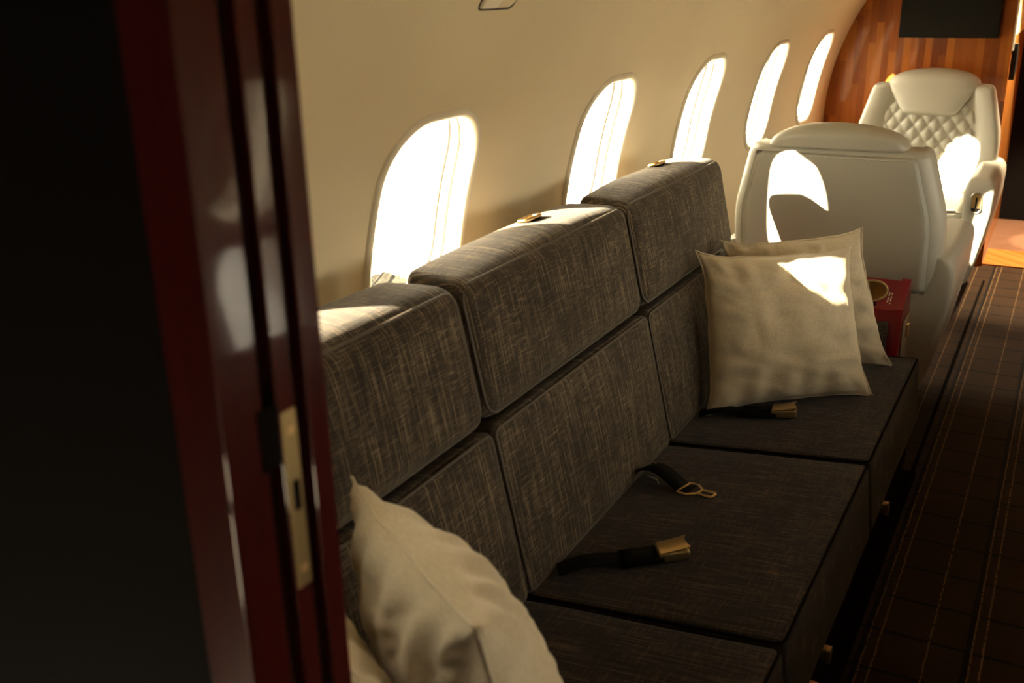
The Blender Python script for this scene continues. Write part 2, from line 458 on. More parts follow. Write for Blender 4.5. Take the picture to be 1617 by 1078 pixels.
# dark window shade edge at the top of the last window on the left
fr = bpy.data.objects['window_6']
V = []; F = []
for i in range(9):
    for j, s in enumerate((HA-0.001, HA-0.035)):
        for d in (-0.05, -0.056): V.append(P(-1, WIN[5] + (-1+2*i/8)*HY*0.6, s, d))
for i in range(8):
    a, b_ = i*4, i*4+4; F += [(a, b_, b_+2, a+2), (a+1, a+3, b_+3, b_+1), (a+2, b_+2, b_+3, a+3), (a, a+1, b_+1, b_)]
link('shade_edge', mesh(V, F), M_jamb, fr)

structure(link('floor', box(-1.0, 1.0, -1.6, 5.93, -0.03, 0.0), M_carpet, smooth=False))
structure(link('trim_1', box(-0.318, -0.283, 0.56, 3.15, 0.0, 0.004), M_dark, smooth=False))  # flat black strip standing in for the shade of the gap along the plinth
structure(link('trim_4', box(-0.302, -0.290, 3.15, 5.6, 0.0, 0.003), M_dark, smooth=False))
structure(link('wall_right_ledge', box(0.44, 1.12, 0.72, 4.0, 0.0, 0.78, 0.01), M_plinth, smooth=False))  # unseen block added to keep right window light off the floor
# rear partition either side of the doorway the camera looks through
def half_disc(x_in, side, y0, y1, m_, name, R=R+0.02):
    pts = [(x_in*side, 0.0)]
    for i in range(31):
        a = A_LO + (math.pi/2 - A_LO)*i/30; x = R*math.cos(a)
        if x > x_in: pts.append((x*side, ZC + R*math.sin(a)))
    zt = ZC + math.sqrt(R*R - x_in*x_in); pts.append((x_in*side, zt))
    me = fixn(loft([[Vector((x, y0, z)) for x, z in pts], [Vector((x, y1, z)) for x, z in pts]]))
    return structure(link(name, me, m_, smooth=False))
half_disc(0.57, -1, 0.49, 0.61, M_matte, 'wall_rear_left')
half_disc(0.57, 1, 0.49, 0.61, M_matte, 'wall_rear_right')
structure(link('wall_rear', box(-1.3, 1.3, -1.64, -1.6, -0.03, 2.1), M_matte, smooth=False))
structure(link('wall_rear_side', box(-1.3, -1.26, -1.6, 0.50, -0.03, 2.1), M_matte, smooth=False))
structure(link('wall_rear_side_right', box(1.26, 1.3, -1.6, 0.50, -0.03, 2.1), M_matte, smooth=False))
structure(link('ceiling_rear', box(-1.3, 1.3, -1.64, 0.50, 2.0, 2.04), M_matte, smooth=False))

# forward bulkhead
half_disc(0.335, -1, 5.9, 5.94, M_wood, 'wall_front')
half_disc(0.42, 1, 5.9, 5.94, M_wood, 'wall_front_right')
structure(link('trim_2', box(-0.335, -0.328, 5.896, 5.944, 1.14, 1.95), M_white_edge, smooth=False))
structure(link('wall_passage_left', box(-0.385, -0.345, 5.95, 7.25, 0.0, 1.20), M_jamb, smooth=False))
structure(link('wall_passage_left_upper', box(-0.385, -0.343, 5.95, 7.25, 1.20, 2.0), M_panel_y, smooth=False))
structure(link('wall_passage_right', box(0.60, 0.64, 5.95, 7.25, 0.0, 2.0), M_jamb, smooth=False))
structure(link('ceiling_passage', box(-0.42, 0.66, 5.95, 7.3, 2.0, 2.03), M_wall, smooth=False))
structure(link('floor_passage', box(-0.42, 0.66, 5.93, 7.3, -0.03, 0.0), M_vfloor, smooth=False))
structure(link('door_1', box(-0.42, 0.66, 7.2, 7.25, 0.0, 2.0), M_matte, smooth=False))
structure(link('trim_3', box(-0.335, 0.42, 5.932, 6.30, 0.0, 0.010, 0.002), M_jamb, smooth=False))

# ------------------------------------------------------------------ sofa
sofa = root('sofa', 'dark brown woven three-seat sofa built along the wall under the windows', 'sofa', (-0.6, 1.87, 0))
SEG = [(0.62, 1.508), (1.516, 2.306), (2.314, 3.12)]
LEAN = 0.22; vl = math.sqrt(1+LEAN*LEAN)
BU, BV, BW = Vector((0, 1, 0)), Vector((-LEAN/vl, 0, 1/vl)), Vector((1/vl, 0, LEAN/vl))
def back_pt(z): return Vector((-0.813 - LEAN*(z-0.352), 0, z))
def cushion_piping(hx, hy, z, r, inset=0.006):
    return [Vector((x, y, z)) for x, y in rrect(hx-inset, hy-inset, r, 6, 6)]
for i, (a, b_) in enumerate(SEG):
    for (nm, z0, z1, th, sd) in (('upper_back_cushion', 0.714, 0.983, 0.168, 1), ('lower_back_cushion', 0.352, 0.701, 0.12, 5)):
        if i == 2: b_ = 3.075 if sd == 1 else 3.10
        hx, hy, hz = (b_-a)/2, (z1-z0)/2*vl, th/2
        c = back_pt((z0+z1)/2) - BW*hz; c.y = (a+b_)/2
        me = rbox_mesh(hx, hy, hz, 0.036 if sd == 1 else 0.016, 10, cz_=0.008, cy_=0.016 if sd == 1 else 0.003, cx_=0.001, wob=0.003, seed=i+sd)
        if sd == 1:      # the top runs level to the wall and the rear corners are rounded off
            for v in me.vertices:
                t = max(0.0, min(1.0, (hz - v.co.z)/(2*hz)))
                if v.co.y > 0: v.co.y += min(1.0, v.co.y/hy)**3*t*2*hz*0.20
                v.co.x -= math.copysign(min(1.0, abs(v.co.x)/hx)**6, v.co.x)*t*t*0.035
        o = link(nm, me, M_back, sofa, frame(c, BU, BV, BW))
        link('piping', mesh(*tube(cushion_piping(hx, hy, hz-(0.012 if sd == 1 else 0.004), 0.036 if sd == 1 else 0.016, 0.0075 if sd == 1 else 0.005), 0.0034, True, 6)), M_pipe, o, frame(c, BU, BV, BW))
# seat cushions, raised at the front
tl = 0.105; tn = math.sqrt(1+tl*tl)
SU, SV, SW = Vector((1/tn, 0, tl/tn)), Vector((0, 1, 0)), Vector((-tl/tn, 0, 1/tn))
def seat_z(x): return 0.404 + tl*(x+0.313)
for i, (a, b_) in enumerate(SEG):
    hx, hy, hz = 0.275, (b_-a)/2, 0.10
    c = Vector((-0.313, 0, 0.404)) - SU*hx - SW*hz; c.y = (a+b_)/2
    me = rbox_mesh(hx, hy, hz, 0.016, 10, cz_=0.007, cy_=0.0, wob=0.002, seed=i+11)
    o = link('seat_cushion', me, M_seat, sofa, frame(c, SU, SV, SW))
    pts = [Vector((x, y, hz-0.004)) for x, y in rrect(hx-0.0045, hy-0.0045, 0.016, 6, 6)]
    link('piping', mesh(*tube(pts, 0.0032, True, 6)), M_dark, o, frame(c, SU, SV, SW))
# dark frame behind and beneath the cushions
c = back_pt(0.60) - BW*0.09; c.y = 1.85
link('back_frame', rbox_mesh(1.22, 0.30, 0.035, 0.01, 3), M_dark, sofa, frame(c, BU, BV, BW))
link('plinth', box(-0.95, -0.318, 0.62, 3.12, 0.0, 0.196, 0.004), M_plinth, sofa, smooth=False)
for y in (1.86, 2.0, 2.755):
    pts = [Vector((-0.318, y + dx, 0.06 + dz)) for dx, dz in rrect(0.012, 0.020, 0.008, 4)]
    pt2 = [p + Vector((0.009, 0, 0)) for p in pts]
    link('drawer_latch', fixn(loft([pts, pt2])), M_gold, sofa, angle=40)
# brass harness guides let into the tops of the back cushions
for y in (1.995, 2.80):
    c = back_pt(0.983) - BW*0.105 + BV*0.036; c.y = y
    m_ = frame(c, BU, BW, BV*1.0)
    pl = link('harness_guide', mesh(*tube([Vector((x, yy, 0.004)) for x, yy in rrect(0.034, 0.014, 0.010, 5)], 0.0045, True, 8)), M_gold, sofa, m_)
    link('guide_slot', rbox_mesh(0.031, 0.011, 0.004, 0.003, 2), M_dark, pl, m_)

# ------------------------------------------------------------------ console at the far end of the sofa
con = root('armrest_console', 'dark red lacquered armrest console with brass cup holder at the far end of the sofa', 'console', (-0.6, 3.2, 0))
prof = [(3.130, 0.0), (3.130, 0.515), (3.137, 0.535), (3.262, 0.598), (3.275, 0.596), (3.280, 0.58), (3.280, 0.0)]
cab = fixn(loft([[Vector((x, y, z)) for y, z in prof] for x in (-0.95, -0.405)]))
pr2 = [(3.124, 0.0), (3.124, 0.515), (3.132, 0.541), (3.260, 0.606), (3.278, 0.603), (3.286, 0.585), (3.286, 0.0)]
link('side_edge', fixn(loft([[Vector((x, y, z)) for y, z in pr2] for x in (-0.405, -0.392, -0.382, -0.378)])), M_red, con, angle=35)
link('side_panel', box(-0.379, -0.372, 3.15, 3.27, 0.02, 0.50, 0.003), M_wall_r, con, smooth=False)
link('fabric_panel', rbox_mesh(0.26, 0.006, 0.225, 0.005, 3), M_back, con, Matrix.Translation((-0.675, 3.124, 0.275)))
sl_ = math.atan2(0.063, 0.125)
cupm = Matrix.Translation((-0.485, 3.205, 0.5705)) @ Matrix.Rotation(sl_, 4, 'X')
ang = [2*math.pi*k/40 for k in range(40)]
secs = [[Vector((rr*math.cos(t), rr*math.sin(t), z)) for t in ang] for rr, z in ((0.050, 0.0), (0.051, 0.004), (0.048, 0.006), (0.045, 0.004), (0.044, -0.004), (0.043, -0.05))]
def cut(me_a, me_b):
    oa = bpy.data.objects.new('a', me_a); ob = bpy.data.objects.new('b', me_b); COL.objects.link(oa); COL.objects.link(ob)
    md = oa.modifiers.new('cut', 'BOOLEAN'); md.operation = 'DIFFERENCE'; md.object = ob; md.solver = 'EXACT'
    bpy.context.view_layer.update(); dg = bpy.context.evaluated_depsgraph_get()
    r_ = bpy.data.meshes.new_from_object(oa.evaluated_get(dg)); bpy.data.objects.remove(oa); bpy.data.objects.remove(ob); return r_
bore = fixn(loft([[cupm @ Vector((0.047*math.cos(t), 0.047*math.sin(t), z)) for t in ang] for z in (-0.055, 0.03)]))
link('cabinet', cut(cab, bore), M_red, con, angle=30)
cup = link('cup_holder', fixn(mesh([v for q in secs for v in q], [(i*40+k, i*40+(k+1)%40, (i+1)*40+(k+1)%40, (i+1)*40+k) for i in range(5) for k in range(40)] + [tuple(200+k for k in range(40))])), M_gold_d, con, cupm, angle=60)
link('latch', rbox_mesh(0.008, 0.013, 0.024, 0.006, 3), M_gold, con, Matrix.Translation((-0.372, 3.22, 0.455)))
link('call_button', rbox_mesh(0.014, 0.006, 0.005, 0.003, 2), M_matte, con, Matrix.Translation((-0.475, 3.152, 0.545)) @ Matrix.Rotation(sl_, 4, 'X'))
# two short rows of tiny pale print
def small_text(txt, size, mw, parent, name, m_):
    cu = bpy.data.curves.new('t', 'FONT'); cu.body = txt; cu.size = size; cu.extrude = 0.0004; cu.align_x = 'CENTER'
    ob = bpy.data.objects.new('t', cu); dg = bpy.context.evaluated_depsgraph_get(); COL.objects.link(ob)
    bpy.context.view_layer.update(); dg = bpy.context.evaluated_depsgraph_get()
    me = bpy.data.meshes.new_from_object(ob.evaluated_get(dg)); COL.objects.unlink(ob); bpy.data.objects.remove(ob)
    return link(name, me, m_, parent, mw, smooth=False)
for k in range(2):
    V = []; F = []
    for j in range(9):
        if (j*7+k*3) % 5 == 0: continue
        y = -0.026 + j*0.006; x = k*0.008; o_ = len(V)
        V += [(x, y, 0), (x+0.0035, y, 0), (x+0.0035, y+0.0042, 0), (x, y+0.0042, 0), (x, y, .0006), (x+0.0035, y, .0006), (x+0.0035, y+0.0042, .0006), (x, y+0.0042, .0006)]
        F += [tuple(o_+q for q in f) for f in ((4, 5, 6, 7), (0, 1, 5, 4), (1, 2, 6, 5), (2, 3, 7, 6), (3, 0, 4, 7))]
    link('printed_lines', mesh(V, F), M_cream_print, con, Matrix.Translation((-0.432, 3.185, 0.5598)) @ Matrix.Rotation(sl_, 4, 'X'), smooth=False)

# ------------------------------------------------------------------ pillows
def pillow(label, corners, thick, seed, face):
    """corners: bottom-left, bottom-right, top-right, top-left of the seam; face: side it bulges to most"""
    BL, BR, TR, TL = [Vector(c) for c in corners]
    cen = (BL+BR+TR+TL)/4
    ux = ((BR-BL)+(TR-TL)).normalized(); nz = ux.cross((TL-BL)+(TR-BR)).normalized(); uy = nz.cross(ux)
    mw = frame(cen, ux, uy, nz); inv = mw.inverted()
    L = [inv @ c for c in (BL, BR, TR, TL)]
    n = 44; verts = []; faces = []
    def outline(u, v):
        uu = u*(1 - (0.05*(1-abs(v)**5) + 0.02*(1-v*v))*abs(u)); vv = v*(1 - (0.05*(1-abs(u)**5) + 0.02*(1-u*u))*abs(v))
        a, b_ = (uu+1)/2, (vv+1)/2
        ear = 1 + 0.042*abs(u*v)**9
        return (L[0]*(1-a)*(1-b_) + L[1]*a*(1-b_) + L[2]*a*b_ + L[3]*(1-a)*b_)*ear
    for s in (1, -1):
        for i in range(n+1):
            for j in range(n+1):
                u, v = -1+2*i/n, -1+2*j/n
                u = math.copysign(abs(u)**0.8, u); v = math.copysign(abs(v)**0.8, v)
                p = outline(u, v)
                e_ = max(0, (1-u*u)*(1-v*v)); t = thick[0 if s > 0 else 1]*(e_**0.46) + 0.007*(1-max(abs(u), abs(v))**8)
                edge = 1-min(1-abs(u), 1-abs(v))
                wr = noise.noise(Vector((u*3.2+seed, v*3.2, seed*1.7+s*3)))*0.012*e_**0.5
                along = u if abs(v) > abs(u) else v
                wr += math.sin(along*17+seed*2 + 2*noise.noise(Vector((along*3, seed, s))))*0.011*max(0, edge-0.40)*min(1, (1-edge)*12)
                cr = noise.noise(Vector((u*1.5+seed*2, v*5.5+u*2.0, s*2+seed)))
                wr -= 0.010*max(0, 0.22-abs(cr))/0.22*e_**0.35*(0.3+0.7*edge)
                p = p + Vector((0, 0, s*(t+wr)))
                if e_ <= 1e-9:
                    p.z = 0
                    p += noise.noise_vector(Vector((u*4+seed, v*4, seed)))*0.004
                verts.append(p)
        o_ = 0 if s > 0 else (n+1)**2
        for i in range(n):
            for j in range(n):
                q = (o_+i*(n+1)+j, o_+(i+1)*(n+1)+j, o_+(i+1)*(n+1)+j+1, o_+i*(n+1)+j+1)
                faces.append(q if s > 0 else q[::-1])
    me = fixn(mesh(verts, faces))
    o = link('pillow', me, M_linen, None, mw)
    tag(o, label, 'pillow', 'cream linen pillows on the sofa')
    ring = []
    for k in range(4):
        for i in range(24):
            t = -1+2*i/24
            u, v = ((t, -1), (1, t), (-t, 1), (-1, -t))[k]
            ring.append(outline(u, v) + noise.noise_vector(Vector((u*4+seed, v*4, seed)))*0.004)
    link('seam_cord', mesh(*tube(ring, 0.0024, True, 6)), M_linen, o, mw)
    return o
pillow('square cream pillow at the far end of the sofa with a small sunlit patch',
       [(-0.782, 2.515, 0.362), (-0.391, 2.752, 0.402), (-0.500, 2.835, 0.793), (-0.860, 2.612, 0.792)], (0.074, 0.06), 1.3, 1)
pillow('cream pillow mostly hidden behind the sunlit one, leaning on the red console end',
       [(-0.765, 2.80, 0.362), (-0.384, 3.026, 0.402), (-0.497, 2.975, 0.815), (-0.862, 2.83, 0.775)], (0.042, 0.06), 4.1, 1)
pillow('plump cream pillow at the near end of the sofa, seam and corner facing up',
       [(-0.39, 0.86, 0.41), (-0.745, 1.10, 0.372), (-0.818, 1.0, 0.838), (-0.47, 0.752, 0.868)], (0.110, 0.085), 7.7, 1)
pillow('cream pillow squeezed between the plump near pillow and dark door edge',
       [(-0.50, 0.74, 0.40), (-0.84, 0.965, 0.365), (-0.90, 0.905, 0.79), (-0.545, 0.675, 0.79)], (0.045, 0.045), 9.9, 1)

# ------------------------------------------------------------------ seat belts lying on the sofa
def ribbon(pts, wid, th, up=Vector((0, 0, 1))):
    V = []; F = []; n = len(pts); pts = [Vector(p) for p in pts]
    for i in range(n):
        t = (pts[min(i+1, n-1)] - pts[max(i-1, 0)]).normalized(); s = t.cross(up).normalized(); u = s.cross(t)
        for a, b_ in ((-1, 0), (1, 0), (1, 1), (-1, 1)): V.append(pts[i] + s*a*wid/2 + u*b_*th)
    for i in range(n-1):
        for k in range(4): l = (k+1) % 4; F.append((i*4+k, i*4+l, (i+1)*4+l, (i+1)*4+k))
    F += [(0, 1, 2, 3), tuple((n-1)*4+k for k in (3, 2, 1, 0))]
    return fixn(mesh(V, F))
def on_seat(x, y, h=0.010): return Vector((x, y, seat_z(x)+h))
def strap_path(a, b_, arch, n=9):
    A, B = on_seat(*a), on_seat(*b_); o_ = []
    for i in range(n):
        t = i/(n-1); p = A.lerp(B, t); p.z += arch*math.sin(math.pi*min(1, t*1.15)) + 0.004*math.sin(t*7); o_.append(p)
    return o_
def buckle_belt(label, a, tip, ln=0.066):
    A, T = Vector((*a, 0)), Vector((*tip, 0)); d = (T-A).normalized(); B = T - d*ln
    rt = root('seat_belt', label, 'seat belt', on_seat(*a), 'seat belt halves on the sofa')
    link('strap', ribbon(strap_path(a, (B.x+d.x*0.008, B.y+d.y*0.008), 0.012), 0.046, 0.003), M_black, rt)
    link('strap_sleeve', ribbon([on_seat(*(B.xy + d.xy*t), 0.012) for t in (-0.075, -0.04, 0.0, 0.012)], 0.052, 0.012), M_black, rt)
    xd = Vector((d.x, d.y, tl*d.x)).normalized(); yd = SW.cross(xd).normalized(); zd = xd.cross(yd)
    mw = frame(on_seat(B.x, B.y, 0.008), xd, yd, zd)
    bk = rbox_mesh(ln/2, 0.026, 0.011, 0.005, 4); 
    for v in bk.vertices: v.co.x += ln/2; v.co.z += 0.012
    b = link('buckle', bk, M_gold_d, rt, mw)
    # lifting lid with a concave finger edge
    V = []; F = []
    nx, ny = 12, 8
    for k in (0, 1):
        for i in range(nx+1):
            for j in range(ny+1):
                v = -1+2*j/ny; u = i/nx; x = 0.004 + u*(ln-0.003-0.006*(1-v*v)); z = 0.0235 + 0.008*u**1.5 + (0.0028 if k else 0) - 0.002*(v*v)
                V.append((x, v*0.0255, z))
    m1 = (nx+1)*(ny+1)
    for i in range(nx):
        for j in range(ny):
            q = [i*(ny+1)+j, (i+1)*(ny+1)+j, (i+1)*(ny+1)+j+1, i*(ny+1)+j+1]; F.append(tuple(q[::-1])); F.append(tuple(m1+x for x in q))
    edge = [i*(ny+1) for i in range(nx+1)] + [nx*(ny+1)+j for j in range(1, ny+1)] + [i*(ny+1)+ny for i in range(nx-1, -1, -1)] + [j for j in range(ny-1, 0, -1)]
    for k in range(len(edge)): p, q = edge[k], edge[(k+1) % len(edge)]; F.append((p, q, m1+q, m1+p))
    link('lid', fixn(mesh(V, F)), M_gold, b, mw, angle=40)
    return rt
buckle_belt('seat belt half with brass buckle alone in the middle of the sofa seat', (-0.800, 1.605), (-0.572, 1.752))
buckle_belt('seat belt half with brass buckle in front of the cream pillow at the far end', (-0.800, 2.50), (-0.545, 2.55))
rt = root('seat_belt', 'seat belt half with open brass tongue by the backrest crease', 'seat belt', on_seat(-0.80, 2.075), 'seat belt halves on the sofa')
link('strap', ribbon(strap_path((-0.825, 2.09), (-0.665, 2.033), 0.03), 0.048, 0.004), M_black, rt)
d = Vector((0.96, -0.27, 0)).normalized(); xd = Vector((d.x, d.y, tl*d.x)).normalized(); yd = SW.cross(xd).normalized(); zd = xd.cross(yd)
mw = frame(on_seat(-0.685, 2.040, 0.013), xd, yd, zd)
l1 = [(0.0, -0.025, 0), (0.004, -0.028, 0), (0.026, -0.027, 0), (0.046, -0.011, 0), (0.046, 0.011, 0), (0.026, 0.027, 0), (0.004, 0.028, 0), (0.0, 0.025, 0)]
l2 = [(0.046, -0.011, 0), (0.080, -0.011, 0), (0.084, -0.008, 0), (0.084, 0.008, 0), (0.080, 0.011, 0), (0.046, 0.011, 0)]
link('tongue', mesh(*merge(tube(l1, 0.003, True, 8, (0.0034, 0.0022)), tube(l2, 0.003, True, 8, (0.0034, 0.0022)))), M_gold, rt, mw, angle=50)
for q in ([(-0.085, -0.027, 0.02), (-0.055, -0.027, 0.018), (-0.05, -0.030, 0.008)], [(-0.105, 0.027, 0.03), (-0.06, 0.027, 0.018), (-0.054, 0.03, 0.010)]):
    link('adjuster', mesh(*tube(q, 0.0018, False, 6)), M_steel, rt, mw)

# ------------------------------------------------------------------ cabin armchairs
def interp(tab, z):
    if z <= tab[0][0]: return tab[0][1]
    for (a, va), (b_, vb) in zip(tab, tab[1:]):
        if z <= b_:
            t = (z-a)/(b_-a); return va + (vb-va)*t
    return tab[-1][1]
KL = 0.22
def yrear(z): return -0.40 + (1.0-z)*KL
HW = [(0.34, 0.325), (0.52, 0.345), (0.72, 0.345), (0.785, 0.338), (0.88, 0.313), (0.945, 0.296), (1.0, 0.280)]
def armchair(label):
    rt = root('armchair', label, 'armchair', (0, 0, 0), 'white leather cabin armchairs')
    # backrest shell: bucket section lofted up its height
    secs = []
    zs = [0.34 + 0.625*i/30 for i in range(31)] + [0.977, 0.985, 0.990, 0.992]
    for z in zs:
        hw = interp(HW, z); ins = 0.0 if z <= 0.967 else {0.977: 0.003, 0.985: 0.010, 0.990: 0.020, 0.992: 0.034}[z]
        yr = yrear(z); h = hw - ins*0.6
        half = [(0.0, yr+ins), (h*0.5, yr+ins+0.0), (h-0.052, yr+ins+0.001), (h-0.040, yr+ins+0.004), (h-0.018, yr+ins+0.018), (h-0.004, yr+0.045+ins*.5), (h, yr+0.075), (h, yr+0.13), (h-0.004, yr+0.160),
                (h-0.012, yr+0.168-ins), (h-0.022, yr+0.170-ins), (h-0.058, yr+0.160-ins), (h-0.088, yr+0.146-ins), (h-0.101, yr+0.134-ins), (h-0.110, yr+0.122-ins), (h*0.4, yr+0.115-ins), (0.0, yr+0.115-ins)]
        ring = [Vector((x, y, z)) for x, y in half] + [Vector((-x, y, z)) for x, y in half[-2:0:-1]]
        secs.append(ring)
    link('backrest', fixn(loft(secs)), M_leather, rt, angle=60)
    # rear cover panel with its own rounded edge
    V = []; F = []; nx, nz = 24, 28
    for k in (0, 1):
        for i in range(nx+1):
            for j in range(nz+1):
                z = 0.515 + (0.974-0.515)*j/nz; u = -1+2*i/nx; hw = interp(HW, z) - 0.038
                x = u*hw; ed = min((1-abs(u))*hw, z-0.515, 0.974-z); rr = 0.0025
                b_ = rr*math.sqrt(max(0, 1-(1-min(1, ed/rr))**2)) if k else 0
                V.append((x, yrear(z) + 0.001 - b_, z))
    m1 = (nx+1)*(nz+1)
    for i in range(nx):
        for j in range(nz):
            q = (i*(nz+1)+j, (i+1)*(nz+1)+j, (i+1)*(nz+1)+j+1, i*(nz+1)+j+1); F.append(tuple(m1+x for x in q)); F.append(q[::-1])
    bp = link('back_panel', fixn(mesh(V, F)), M_leather, rt)
    # rows of stitches along the top and the sides of that panel
    def st(V, F, p, q):
        v, f = tube([p, q], 0.0011, False, 4); o_ = len(V); V.extend(v); F.extend([tuple(o_+i for i in t) for t in f])
    V, F = [], []
    for i in range(60):
        x = -0.225 + 0.45*i/60; z = 0.961; st(V, F, (x, yrear(z)-0.0032, z), (x+0.0045, yrear(z)-0.0032, z))
    link('stitching', mesh(V, F), M_stitch, bp)
    for s in (-1, 1):
        V, F = [], []
        for i in range(51):
            z = 0.53 + i*0.0083; x = s*(interp(HW, z)-0.050); st(V, F, (x, yrear(z)-0.0032, z), (s*(interp(HW, z+.005)-0.050), yrear(z+.005)-0.0032, z+0.005))
        link('stitching', mesh(V, F), M_stitch, bp)
    # quilted centre panel
    V = []; F = []; nx, nz = 72, 96
    for i in range(nx+1):
        for j in range(nz+1):
            z = 0.46 + 0.45*j/nz; u = -1+2*i/nx
            hw = interp(HW, z) - 0.103; hw = min(hw, 0.225)
            hw *= 1.0 - 0.22*max(0, (z-0.86)/0.05)**2
            x = u*hw; a = x/0.068; b_ = z/0.088
            q = abs(math.sin(math.pi*(a+b_)))*abs(math.sin(math.pi*(a-b_)))
            ed = min(1, min((1-abs(u))*hw, 0.91-z, z-0.46)/0.012)
            V.append((x, yrear(z) + 0.113 + 0.003*ed + 0.017*ed*q**0.45, z))
    for i in range(nx):
        for j in range(nz): F.append((i*(nz+1)+j, i*(nz+1)+j+1, (i+1)*(nz+1)+j+1, (i+1)*(nz+1)+j))
    link('quilted_panel', mesh(V, F), M_leather, rt)
    # headrest: trapezoid front, domed top that folds over the backrest
    secs = []
    for i in range(34):
        z = 0.848 + 0.238*(1-(1-i/33)**1.5) if i > 16 else 0.848 + 0.0
        t = i/33; z = 0.838 + 0.228*t
        if z < 0.988: wd = 0.118 + (0.215-0.118)*((z-0.838)/0.150)**0.9
        else: wd = 0.217*max(0.0, 1-((z-0.988)/0.0785)**2.2)**0.5
        yf = yrear(z) + 0.115 + 0.046*min(1, max(0.05, (z-0.838)/0.02))**0.5; yb = yrear(z) + (0.06 if z < 0.985 else -0.004)
        if z > 1.02: f_ = max(0.0, 1-((z-1.02)/0.047)**2)**0.5; m_ = (yf+yb)/2; yf = m_+(yf-m_)*f_; yb = m_+(yb-m_)*f_
        if z < 1.0: pass
        if z < 0.847: wd *= 0.93 + 0.07*(z-0.838)/0.009
        wd = max(wd, 0.004); hy = max((yf-yb)/2, 0.003); cyy = (yf+yb)/2
        ring = []
        for k in range(48):
            an = 2*math.pi*k/48; cx, sy = math.cos(an), math.sin(an); p = 2/4.5
            ring.append(Vector((wd*math.copysign(abs(cx)**p, cx), cyy + hy*math.copysign(abs(sy)**p, sy), z)))
        secs.append(ring)
    link('headrest', fixn(loft(secs)), M_leather, rt)
    # seat, arms, shell
    o = link('seat_cushion', rbox_mesh(0.252, 0.265, 0.068, 0.03, 8, cz_=0.01), M_leather, rt, Matrix.Translation((0, 0.125, 0.388)))
    for s in (-1, 1):
        secs = []
        OX = [(0.13, 0.312), (0.25, 0.345), (0.37, 0.368), (0.48, 0.386), (0.60, 0.390), (0.66, 0.388)]
        YF = [(0.13, 0.345), (0.35, 0.378), (0.55, 0.400), (0.66, 0.402)]
        for z, ins in [(0.13, 0.02), (0.137, 0.006)] + [(0.145 + 0.435*i/14, 0) for i in range(15)] + [(0.605, 0.003), (0.622, 0.009), (0.634, 0.018), (0.641, 0.030), (0.643, 0.040)]:
            x0, x1 = 0.262+ins, interp(OX, z)-ins; yf = interp(YF, z) - ins*1.6; y0 = -0.29
            hx, hy = (x1-x0)/2, (yf-y0)/2
            r_ = min(0.022, hx*0.9)
            secs.append([Vector((s*((x0+x1)/2 + x), (y0+yf)/2 + y, z)) for x, y in rrect(hx, hy, r_, 5, 4)])
        arm = link('armrest', fixn(loft(secs)), M_leather, rt, angle=70)
        pts = rrect(0.022, 0.046, 0.0215, 8)
        lt = link('armrest_latch', mesh(*tube([Vector((s*0.318+x, 0.400, 0.535+z)) for x, z in pts], 0.004, True, 8)), M_steel, arm)
        link('latch_plate', fixn(loft([[Vector((s*0.318+x, y, 0.535+z)) for x, z in pts] for y in (0.394, 0.4005)])), M_gold, arm, angle=40)
        link('latch_slot', box(s*0.318-0.0035, s*0.318+0.0035, 0.400, 0.4025, 0.512, 0.56), M_matte, arm, smooth=False)
        link('latch_foot', box(s*0.318-0.019, s*0.318+0.019, 0.400, 0.403, 0.497, 0.511), M_matte, arm, smooth=False)
    secs = []
    for z, ins in [(0.13, 0.03), (0.14, 0.01), (0.16, 0), (0.25, 0), (0.36, 0), (0.47, 0.0), (0.495, 0.006), (0.505, 0.02)]:
        yr = -0.285 + 0.02*(0.5-z); yf = 0.34 if z < 0.33 else -0.20
        yf = 0.34 - 0.0*z if z < 0.33 else -0.16
        hx = 0.27 + 0.055*min(1, (z-0.1)/0.38) - ins
        secs.append([Vector((x, (yr+yf)/2 + y, z)) for x, y in rrect(hx, (yf-yr)/2-ins, 0.03, 5, 4)])
    link('lower_shell', fixn(loft(secs)), M_leather2, rt, angle=60)
    link('pedestal', box(-0.20, 0.20, -0.22, 0.26, 0.0, 0.14, 0.01), M_matte, rt, smooth=False)
    return rt
ch = armchair('white leather armchair seen from behind, just past the end of the sofa')
ch.location = (-0.660, 3.710, 0)
c2 = ch.copy(); COL.objects.link(c2); c2['label'] = 'white leather armchair with diamond-quilted back facing the camera before the wood bulkhead'
for k in list(ch.children):
    d_ = k.copy(); COL.objects.link(d_); d_.parent = c2
    for g in list(k.children):
        e_ = g.copy(); COL.objects.link(e_); e_.parent = d_
c2.location = (-0.655, 5.33, 0); c2.rotation_euler = (0, 0, math.pi)
# buckle lying on the facing armchair
rt = root('seat_belt', 'small brass and steel seat belt buckle on the seat of the facing armchair', 'seat belt', (-0.46, 5.0, 0.462))
link('buckle', rbox_mesh(0.024, 0.016, 0.007, 0.004, 3), M_steel, rt, Matrix.Translation((-0.45, 5.0, 0.474)) @ Matrix.Rotation(0.4, 4, 'Z'))
link('strap', ribbon([(-0.40, 5.03, 0.464), (-0.43, 5.01, 0.466), (-0.46, 5.0, 0.466), (-0.52, 5.01, 0.466)], 0.03, 0.003), M_leather2, rt)

